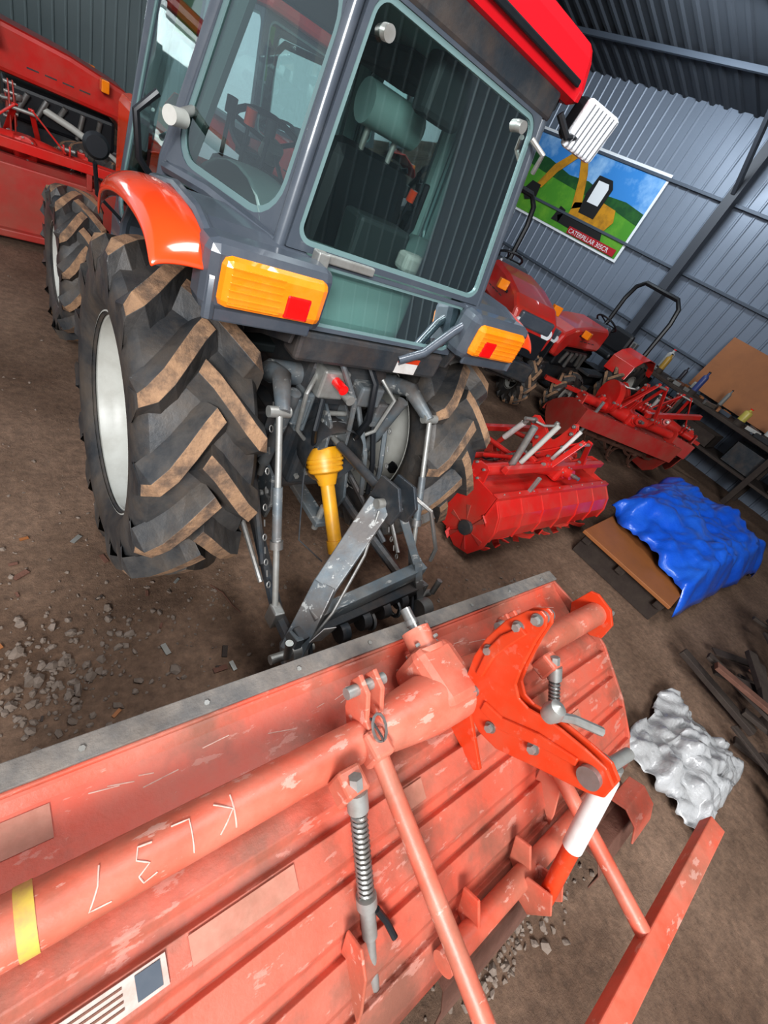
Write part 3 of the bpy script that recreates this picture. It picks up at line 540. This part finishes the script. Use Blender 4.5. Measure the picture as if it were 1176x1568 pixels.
# ================================================================ SMALL TRACTOR BUILDER
def small_tractor(name,loc,rz,s=1,rops=True,col='red',cab=False):
    G=group(name,loc,rz,s)
    for t,nm in((-1,'left'),(1,'right')):
        wheel(G,'rear_wheel_'+nm,(t*.5,0,.52),.52,.27,.28,14,disc=.1*-t,lh=.045,seg=40)
        wheel(G,'front_wheel_'+nm,(t*.45,1.5,.33),.33,.17,.17,12,disc=0,lh=.03,seg=32)
        fpx=[(.42,.75),(.38,.95),(.22,1.05),(0,1.10),(-.25,1.08),(-.42,.95),(-.46,.85)]
        extr(G,'fender_'+nm,fpx,t*.28,t*.66,col,.012,.01)
        prism(G,'fender_side_'+nm,fpx[1:-1]+[(-.3,.75),(.3,.7)],t*.28,.01,col)
        box(G,'tail_lamp_'+nm,(t*.55-.05,-.47,.9),(t*.55+.05,-.44,.98),'amber',.008)
        cyl(G,'headlamp_'+nm,(t*.16,2.0,.92),(t*.16,2.03,.92),.055,'lampglass')
        box(G,'front_turn_lamp_'+nm,(t*.33-.05,1.60,1.06),(t*.33+.05,1.66,1.15),'amber',.008); cyl(G,'lamp_stalk',(t*.22,1.63,1.05),(t*.33,1.63,1.08),.012,'black')
    cyl(G,'front_axle',(-.45,1.5,.33),(.45,1.5,.33),.045,'slate_dk')
    cyl(G,'rear_axle',(-.5,0,.52),(.5,0,.52),.08,'slate_dk')
    box(G,'chassis',(-.16,-.25,.35),(.16,1.9,.62),'slate_dk',.02)
    box(G,'engine_block',(-.2,.95,.6),(.2,1.75,.85),'black',.03)
    for k in range(5): cyl(G,'engine_pipe',(-.2-.02*(k%2),1.0+.15*k,.62+.04*(k%3)),(-.24,1.1+.13*k,.82),.025,'steel')
    for k in range(5): cyl(G,'engine_pipe_r',(.2+.02*(k%2),1.0+.15*k,.62+.04*(k%3)),(.24,1.1+.13*k,.82),.02,'steel')
    sweep(G,'exhaust',[(.22,1.2,.75),(.27,1.4,.7),(.27,1.8,.55),(.2,1.95,.4)],.03,'rim',10)
    pr=[(.85,1.18),(.95,1.22),(1.4,1.19),(1.8,1.12),(1.97,1.03),(2.02,.9),(2.0,.75),(1.85,.72),(1.75,.88),(.9,.9),(.85,.95)]
    prism(G,'hood',pr,0,.50,col,bev=.04)
    for t in(-1,1):
        for k in range(4): box(G,'hood_vent',(t*.25-.003,1.1+.12*k,.99),(t*.25+.003,1.18+.12*k,1.0),'slate_dk',0)
    box(G,'grille',(-.2,2.0,.66),(.2,2.04,.88),'black',.01); box(G,'hood_nose_cap',(-.19,1.97,.90),(.19,2.035,1.03),'slate',.02)
    box(G,'front_bumper',(-.25,1.95,.42),(.25,2.05,.6),'slate_dk',.02)
    box(G,'dash',(-.2,.75,.9),(.2,.9,1.25),'slate',.04)
    box(G,'floor_plate',(-.35,.2,.58),(.35,.85,.62),'slate_dk',.01)
    box(G,'seat_cushion',(-.22,-.12,.82),(.22,.3,.92),'black',.04); box(G,'seat_back',(-.2,-.2,.9),(.2,-.1,1.25),'black',.05)
    c=V((0,.62,1.25));n_=V((0,-.5,1)).normalized();s_,u_=frame(n_)
    sweep(G,'steering_wheel',[c+(s_*math.cos(a*.3927)+u_*math.sin(a*.3927))*.17 for a in range(16)],.013,'black',6,closed=True)
    cyl(G,'steering_column',c,(0,.82,1.05),.025,'black')
    for k in range(3): cyl(G,'steering_spoke',c,c+(s_*math.cos(k*2.09)+u_*math.sin(k*2.09))*.17,.009,'black')
    if rops:
        sweep(G,'rollbar',[(-.42,-.3,.6),(-.42,-.34,1.6),(-.38,-.35,1.80),(-.28,-.35,1.9),(.28,-.35,1.9),(.38,-.35,1.8),(.42,-.34,1.6),(.42,-.3,.6)],.035,'black',8)
    if cab:
        pane(G,'cab_side_window',[(.45,.9,1.1),(.45,-.4,1.1),(.4,-.35,2.0),(.4,.7,2.0)],.04,.08); pane(G,'cab_side_window_b',[(-.45,-.4,1.1),(-.45,.9,1.1),(-.4,.7,2.0),(-.4,-.35,2.0)],.04,.08)
        pane(G,'cab_front_window',[(-.45,.9,1.1),(.45,.9,1.1),(.4,.7,2.0),(-.4,.7,2.0)],.04,.08); box(G,'cab_roof',(-.48,-.45,2.0),(.48,.85,2.12),col,.04)
    beam(G,'drawbar',(0,-.25,.45),(0,-.6,.4),.06,.04,'slate_dk')
    for t in(-1,1): sweep(G,'lower_link',[(t*.2,-.2,.4),(t*.3,-.8,.4)],.02,'slate_dk',8)
    return G
small_tractor('compact_tractor',(4.45,3.3,0),math.radians(152),1.12)
small_tractor('compact_tractor',(6.35,1.85,0),math.radians(93),1.0)
small_tractor('compact_tractor',(-1.75,4.75,0),math.radians(-90),1.05,cab=True)
small_tractor('compact_tractor',(1.7,5.6,0),math.radians(190),1.15,cab=True)
# ================================================================ ROOM
def floor_mat():
    m=bpy.data.materials.new('packed_dirt'); m.use_nodes=True; nt=m.node_tree; b=nt.nodes['Principled BSDF']; b.inputs['Roughness'].default_value=.95
    tc=nt.nodes.new('ShaderNodeTexCoord'); L=nt.links.new
    def ns(s,d,r=.6):
        n=nt.nodes.new('ShaderNodeTexNoise'); n.inputs['Scale'].default_value=s;n.inputs['Detail'].default_value=d;n.inputs['Roughness'].default_value=r; L(tc.outputs['Object'],n.inputs['Vector']); return n
    a=ns(1.1,8);r=nt.nodes.new('ShaderNodeValToRGB'); e=r.color_ramp.elements
    e[0].position=.32;e[0].color=(.115,.068,.043,1); e[1].position=.68;e[1].color=(.31,.205,.145,1); L(a.outputs[0],r.inputs[0])
    c=ns(25,8,.75);r2=nt.nodes.new('ShaderNodeValToRGB');e=r2.color_ramp.elements;e[0].position=.35;e[0].color=(.6,.6,.6,1);e[1].position=.7;e[1].color=(1.2,1.18,1.15,1); L(c.outputs[0],r2.inputs[0])
    mx=nt.nodes.new('ShaderNodeMix');mx.data_type='RGBA';mx.blend_type='MULTIPLY';mx.inputs['Factor'].default_value=1; L(r.outputs[0],mx.inputs['A']);L(r2.outputs[0],mx.inputs['B']); L(mx.outputs['Result'],b.inputs['Base Color'])
    ad=nt.nodes.new('ShaderNodeMath'); ad.operation='ADD'; f=ns(4,10,.7); L(c.outputs[0],ad.inputs[0]); L(f.outputs[0],ad.inputs[1])
    bp=nt.nodes.new('ShaderNodeBump');bp.inputs['Strength'].default_value=.6;bp.inputs['Distance'].default_value=.02; L(ad.outputs[0],bp.inputs['Height']);L(bp.outputs[0],b.inputs['Normal']); return m
M['dirt']=floor_mat()
mk(None,'floor',[(-20,-14,0),(8.1,-14,0),(8.1,12.1,0),(-20,12.1,0)],[(0,1,2,3)],'dirt')
def corr(name,u0,u1,z0,z1,fn,m):
    vs=[];us=[];u=u0
    while u<u1: us+=[(u,0),(u+.15,0),(u+.165,.014),(u+.185,.014)]; u+=.2
    for u,d in us: vs+=[fn(u,d,z0),fn(u,d,z1)]
    return mk(None,name,vs,[(2*i,2*i+1,2*i+3,2*i+2) for i in range(len(us)-1)],m)
corr('wall_right',-8,12,0,4.35,lambda u,d,z:(8-d,u,z),'wall')
corr('wall_back',-3.5,8,0,6.6,lambda u,d,z:(u,12-d,z),'wall2')
corr('shade_wall_front',1.2,8,0,5.6,lambda u,d,z:(u,-4.2+d,z),'wall2')  # unseen wall, added to block sky light from the near right floor
def cz(x): return 4.33+(8-x)*.2
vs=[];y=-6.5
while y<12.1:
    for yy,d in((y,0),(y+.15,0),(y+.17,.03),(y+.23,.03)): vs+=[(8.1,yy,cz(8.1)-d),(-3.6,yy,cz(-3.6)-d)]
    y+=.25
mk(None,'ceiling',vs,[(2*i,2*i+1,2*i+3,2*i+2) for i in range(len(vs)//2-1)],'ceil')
ST=group('steel_frame')
for y in(-3.5,2.4,8.0):
    beam(ST,'column',(7.86,y,0),(7.86,y,4.3),.16,.16,'steelwall',bev=.004)
    beam(ST,'rafter',(7.9,y,4.2),(-3.5,y,6.45),.12,.22,'steelwall',bev=.004)
    beam(ST,'knee_brace',(7.8,y,3.4),(7.0,y,4.35),.06,.08,'steelwall')
for z in(.35,1.32,2.27,3.3): beam(ST,'wall_purlin',(7.95,-4.1,z),(7.95,11.9,z),.05,.045,'purlin')
for k in range(7):
    x=7-1.6*k; beam(ST,'roof_purlin',(x,-6,cz(x)-.06),(x,12,cz(x)-.06),.06,.07,'purlin')
# banners
BN=group('wall_banner')
by0,by1,bz0,bz1=6.75,3.54,1.95,3.37
def bp(s,t,o): return (7.955-.004*o,by0+(by1-by0)*s,bz0+(bz1-bz0)*t)
def bq(nm,pts,o,m): mk(BN,nm,[bp(s,t,o) for s,t in pts],[tuple(range(len(pts)))],m)
def fm(n,c,c2=None,sc=3): return mat(n,c,.45,var=.8 if c2 else 0,dust=.3 if c2 else 0,dcol=c2 or c,nscale=sc)
M['b_white']=fm('banner_white',(.75,.78,.8)); M['b_sky']=fm('banner_sky',(.05,.24,.58),(.45,.66,.85),1.6)
M['b_hill']=fm('banner_trees',(.015,.08,.025),(.04,.16,.03),5); M['b_grass']=fm('banner_grass',(.08,.28,.03),(.18,.40,.04),3)
M['b_yel']=fm('banner_yellow',(.55,.27,.02),(.25,.13,.02),6); M['b_blk']=fm('banner_black',(.02,.02,.02)); M['b_red']=fm('banner_red',(.4,.02,.03))
bq('banner_sheet',[(0,0),(1,0),(1,1),(0,1)],0,'b_white')
bq('banner_sky',[(.015,.3),(.985,.3),(.985,.97),(.015,.97)],1,'b_sky')
bq('banner_grass',[(.015,.03),(.985,.03),(.985,.45),(.8,.50),(.5,.52),(.2,.56),(.015,.6)],2,'b_grass')
bq('banner_trees',[(.015,.58),(.2,.54),(.5,.50),(.8,.48),(.985,.43),(.985,.56),(.85,.60),(.7,.58),(.55,.64),(.4,.62),(.2,.70),(.015,.72)],3,'b_hill')
bq('tracks',[(.50,.10),(.80,.08),(.84,.13),(.82,.22),(.53,.24),(.47,.17)],4,'b_blk')
bq('blade',[(.44,.10),(.50,.10),(.51,.26),(.46,.28)],4,'b_blk')
bq('machine_body',[(.54,.24),(.82,.22),(.85,.36),(.82,.48),(.72,.50),(.54,.38)],5,'b_yel')
bq('machine_cab',[(.60,.30),(.72,.30),(.73,.66),(.70,.74),(.60,.74),(.58,.52)],6,'b_blk')
bq('cab_window',[(.615,.44),(.70,.44),(.705,.64),(.69,.69),(.615,.69)],7,'b_white')
bq('boom',[(.54,.30),(.60,.36),(.52,.70),(.44,.93),(.39,.92),(.48,.62)],5,'b_yel')
bq('stick',[(.44,.92),(.40,.95),(.26,.66),(.20,.38),(.25,.36),(.31,.60)],6,'b_yel')
bq('bucket',[(.24,.39),(.16,.40),(.12,.26),(.17,.16),(.25,.22)],7,'b_blk')
bq('caption_strip',[(.60,.04),(.97,.04),(.97,.125),(.60,.125)],7,'b_red')
cu=bpy.data.curves.new('caption','FONT'); cu.body='CATERPILLAR 305CR'; cu.size=.11; o=bpy.data.objects.new('caption_text',cu); SC.collection.objects.link(o); o.parent=BN
cu.materials.append(M['b_white']); o.matrix_world=Matrix(((0,0,-1,7.955-.034),(-1,0,0,by0+(by1-by0)*.61),(0,1,0,bz0+.075),(0,0,0,1)))
B2=group('wall_banner')
bq2=lambda nm,p,o,m: mk(B2,nm,[(x,11.95-.004*o,z) for x,z in p],[tuple(range(len(p)))],m)
bq2('banner_sheet',[(2.0,1.7),(5.2,1.7),(5.2,3.7),(2.0,3.7)],0,'b_white'); bq2('banner_sky',[(2.05,2.5),(5.15,2.5),(5.15,3.65),(2.05,3.65)],1,'b_sky')
bq2('banner_field',[(2.05,1.75),(5.15,1.75),(5.15,2.7),(3.4,2.9),(2.05,2.75)],2,'b_grass'); bq2('banner_machine',[(3.0,2.0),(4.2,2.0),(4.3,2.5),(3.8,2.6),(3.7,3.0),(3.3,3.0),(3.2,2.5),(3.0,2.4)],3,'b_red')
# workbench
WB=group('workbench')
box(WB,'bench_top',(7.05,-2.6,.88),(7.82,2.2,.94),'wooddk',.01)
for y in(-2.4,-.8,.7,2.0):
    for x in(7.12,7.7): box(WB,'bench_leg',(x-.04,y-.04,0),(x+.04,y+.04,.88),'wooddk')
box(WB,'bench_shelf',(7.1,-2.5,.4),(7.8,2.1,.44),'wooddk')
for i in range(6):
    y=-2.3+.75*i; h=.22+.06*(i%3); x0=7.2;c='wooddk' if i%2 else 'slate_dk'
    box(WB,'crate_base',(x0,y,.44),(x0+.45,y+.5,.46),c)
    for a,b in(((x0,y,.44),(x0+.02,y+.5,.44+h)),((x0+.43,y,.44),(x0+.45,y+.5,.44+h)),((x0,y,.44),(x0+.45,y+.02,.44+h)),((x0,y+.48,.44),(x0+.45,y+.5,.44+h))): box(WB,'crate_side',a,b,c)
for i in range(34):
    x=random.uniform(7.12,7.6);y=random.uniform(-2.4,1.75); a=random.uniform(0,3); d=V((math.cos(a),math.sin(a),0))*random.uniform(.05,.15); h=random.uniform(.02,.07)
    beam(WB,'hand_tool',V((x,y,.942+h/2))-d,V((x,y,.942+h/2))+d,random.uniform(.02,.06),h,random.choice(['rust','steel','black','zinc','slate','wood']))
mk(None,'plywood_sheet',[(7.70,-.8,1.0),(7.70,.95,1.0),(7.88,.95,1.85),(7.88,-.8,1.85)],[(0,1,2,3)],'wood',sol=.02)
cols=[(.5,.42,.1),(.42,.42,.40),(.40,.25,.05),(.03,.03,.04),(.40,.39,.36),(.05,.07,.2),(.2,.2,.19)]
by=[1.62,1.38,1.30,1.05,.72,.66,.30,-.12,-.5]
for i in range(9):
    x=[7.15,7.4,7.22,7.5,7.3,7.18,7.45,7.25,7.35][i]; y=by[i]; r=.032+.014*((i*5)%3); h=.12+.06*((i*7)%4)
    m=mat('bottle_plastic',cols[i%7],.4); G=group('bottle'); revolve(G,'bottle_body',[(.001,0),(r,0),(r,h*.7),(r*.85,h*.8),(r*.35,h*.87),(r*.35,h),(.001,h)],(x,y,1.015),m,16,'z')
    cyl(G,'bottle_cap',(x,y,1.015+h),(x,y,1.03+h),r*.4,'redlens' if i%3==1 else 'black'); cyl(G,'bottle_tray',(x,y,.94),(x,y,1.015),r*1.1,'wooddk')
VS=group('bench_vise'); box(VS,'vise_base',(7.2,1.85,.945),(7.4,2.05,.985),'steel'); box(VS,'vise_jaw',(7.2,1.87,.98),(7.3,2.03,1.12),'steel'); box(VS,'vise_jaw_b',(7.05,1.87,1.0),(7.15,2.03,1.12),'steel'); cyl(VS,'vise_screw',(6.9,1.95,1.05),(7.3,1.95,1.05),.02,'steel'); cyl(VS,'vise_handle',(6.92,1.85,1.05),(6.92,2.05,1.05),.01,'steel')
# wooden platform and tarp
PL=group('wooden_pallet_table',(2.47,-1.58,0),.10)
box(PL,'board',(0,0,.22),(2.3,.80,.25),'wood',.004)
for x in(.1,1.0,2.1): box(PL,'bearer',(x,.02,0),(x+.1,.78,.22),'wooddk')
for y in(.02,.37,.7): box(PL,'bearer_cross',(.05,y,.14),(2.25,y+.07,.22),'wooddk')
N=60;vs=[]
c4=[V((2.98,-.66,0)),V((4.95,-.42,0)),V((5.2,-1.75,0)),V((2.72,-1.63,0))]
for i in range(N+1):
    for j in range(N+1):
        u=i/N;v=j/N; p=c4[0]*(1-u)*(1-v)+c4[1]*u*(1-v)+c4[2]*u*v+c4[3]*(1-u)*v
        e=min(u,1-u,v,1-v)
        h=.28+.30*min(1,e*5)**.6*(.65+.5*NZ.noise(V((p.x*1.1,p.y*1.3,2))))
        h+=.05*NZ.noise(V((p.x*4+p.y*2,p.y*3,5)))+.03*NZ.noise(V((p.x*10,p.y*9,1)))+.05*abs(NZ.noise(V((p.x*3-p.y*5,p.y*2,9))))+.06*abs(NZ.noise(V((p.x*6+p.y*7,p.y*5-p.x,4))))-.05*abs(NZ.noise(V((p.x*2.5-p.y*3,p.x*3,14))))
        if v>.88: h-=(v-.88)*1.6
        if u>.9: h-=(u-.9)*2.5
        p=p+V((.05*NZ.noise(V((v*7,u*2,0))),.05*NZ.noise(V((u*7,3,v*2))),0)); vs.append((p.x,p.y,max(h,.03)))
gf=lambda N:[(i*(N+1)+j,i*(N+1)+j+1,(i+1)*(N+1)+j+1,(i+1)*(N+1)+j) for i in range(N) for j in range(N)]
mk(None,'blue_tarp',vs,gf(N),'tarp',smooth=True,sol=.004)
vs=[];N=44
for i in range(N+1):
    for j in range(N+1):
        u=i/N;v=j/N;x=1.25+.75*u+.06*NZ.noise(V((v*6,u*2,7)));y=-2.45+.50*v+.1*NZ.noise(V((u*3,v*3,1)))
        e=min(u,1-u,v,1-v); h=.02+.11*min(1,e*4)*(.5+1.0*abs(NZ.noise(V((x*4,y*5,3)))))+.09*abs(NZ.noise(V((x*9+y*6,y*8,6))))+.04*abs(NZ.noise(V((x*22,y*19-x*8,2))))
        vs.append((x,y,h))
mk(None,'plastic_sheet',vs,gf(N),'plastic',smooth=True,sol=.003)
SW=group('scrap_wood_pile')
for i in range(150):
    x=random.uniform(1.7,5.2);y=random.uniform(-3.6,-2.1)-.25*(x<2.3)*1.5;a=random.uniform(0,3.14);l=random.uniform(.2,.6)
    d=V((math.cos(a),math.sin(a),random.uniform(-.1,.1)))*l/2; z=.03+random.uniform(0,.22)
    c=V((x,y,z+abs(d.z))); beam(SW,'stick',c-d,c+d,random.uniform(.03,.09),random.uniform(.015,.04),random.choice(['wooddk','wooddk','rust']))
def stones(name,clusters):
    bm=bmesh.new()
    for cx,cy,sx,sy,n,smin,smax in clusters:
        for i in range(n):
            r=random.uniform(smin,smax)*random.choice([.5,.6,.8,1,1.3]); x=random.gauss(cx,sx);y=random.gauss(cy,sy)
            mt=Matrix.Translation((x,y,r*.2))@Matrix.Rotation(random.uniform(0,6),4,'Z')@Matrix.Rotation(random.uniform(0,6),4,'X')@Matrix.Diagonal((r*random.uniform(.8,1.4),r,r*random.uniform(.5,.9),1))
            g=bmesh.ops.create_icosphere(bm,subdivisions=1,radius=1,matrix=mt)
            for v in g['verts']: v.co+=V([random.uniform(-.2,.2)*r for _ in range(3)])
    me=bpy.data.meshes.new(name); bm.to_mesh(me); bm.free(); me.materials.append(M['stone']); o=bpy.data.objects.new(name,me); SC.collection.objects.link(o)
stones('gravel',[(-1.06,-.72,.13,.10,190,.006,.019),(-.95,-.55,.2,.12,60,.008,.018),(-.7,-.55,.35,.16,200,.003,.010),(-.8,-.2,.5,.3,260,.002,.009),(1.5,-.95,.12,.06,50,.005,.013),(.12,-2.12,.22,.05,260,.007,.014),(.4,-.6,.6,.2,160,.002,.007),(-1.2,1.0,.5,.8,120,.003,.008),(1.6,-1.3,.3,.12,50,.003,.009),(1.2,-.9,.3,.1,50,.004,.009)])
LT=group('floor_litter')
for i in range(26):
    x=random.uniform(-1.3,-.3);y=random.uniform(-.9,.1);a=random.uniform(0,3);l=random.uniform(.008,.03)
    d=V((math.cos(a),math.sin(a),0))*l; beam(LT,'litter_bit',V((x,y,.004))-d,V((x,y,.006))+d,l*.8,.004,random.choice(['wooddk','zinc','wood','rust','wooddk','rust']),bev=0)
sweep(LT,'bent_wire',[(-.42,-.42,.004),(-.38,-.48,.006),(-.36,-.56,.004),(-.34,-.60,.004)],.003,'rust',6)
# ================================================================ LIGHT
w=bpy.data.worlds.new('World'); SC.world=w; w.use_nodes=True; nt=w.node_tree; bg=nt.nodes['Background']
sk=nt.nodes.new('ShaderNodeTexSky'); sk.sky_type='HOSEK_WILKIE'; sk.turbidity=6; sk.sun_direction=V((-.6,-.5,.6)).normalized()
mx=nt.nodes.new('ShaderNodeMix'); mx.data_type='RGBA'; mx.inputs['Factor'].default_value=.6; mx.inputs['B'].default_value=(.80,.86,.95,1)
nt.links.new(sk.outputs[0],mx.inputs['A']); nt.links.new(mx.outputs['Result'],bg.inputs[0]); bg.inputs[1].default_value=1.0
def area(n,loc,tgt,sx,sy,p,col=(1,1,1)):
    l=bpy.data.lights.new(n,'AREA'); l.shape='RECTANGLE'; l.size=sx;l.size_y=sy;l.energy=p;l.color=col
    o=bpy.data.objects.new(n,l); SC.collection.objects.link(o); o.location=loc; o.rotation_euler=(V(tgt)-V(loc)).to_track_quat('-Z','Y').to_euler()
area('door_daylight',(-3.6,-5.0,3.9),(0,-.6,.5),2.6,1.6,450,(.98,.99,1))
area('overhead_area_light',(0.2,-1.4,4.9),(-.1,-1.0,0),2.2,1.0,100,(.97,.98,1))  # area light below the closed ceiling, aimed down at the foreground tiller
area('banner_wall_light',(5.5,3.0,4.3),(8,4,2),2.0,.4,85,(.85,.93,1))  # area light aimed at the banner wall, no fixture modelled
# ================================================================ CAMERA
R=[[.75911,-.51435,.39900],[.09936,.69730,.70986],[-.64334,-.49922,.58043]]
m=Matrix(R).transposed().to_4x4(); m.translation=V((-1.1188,-1.6497,1.7908))
cam=bpy.data.objects.new('camera',bpy.data.cameras.new('camera')); SC.collection.objects.link(cam); cam.matrix_world=m
cam.data.sensor_fit='VERTICAL'; cam.data.sensor_height=24; cam.data.lens=24*700.5/1600; cam.data.clip_start=.02
SC.camera=cam
SC.view_settings.view_transform='Standard'; SC.view_settings.exposure=.12
try: SC.view_settings.look='Medium High Contrast'
except Exception: SC.view_settings.look='None'
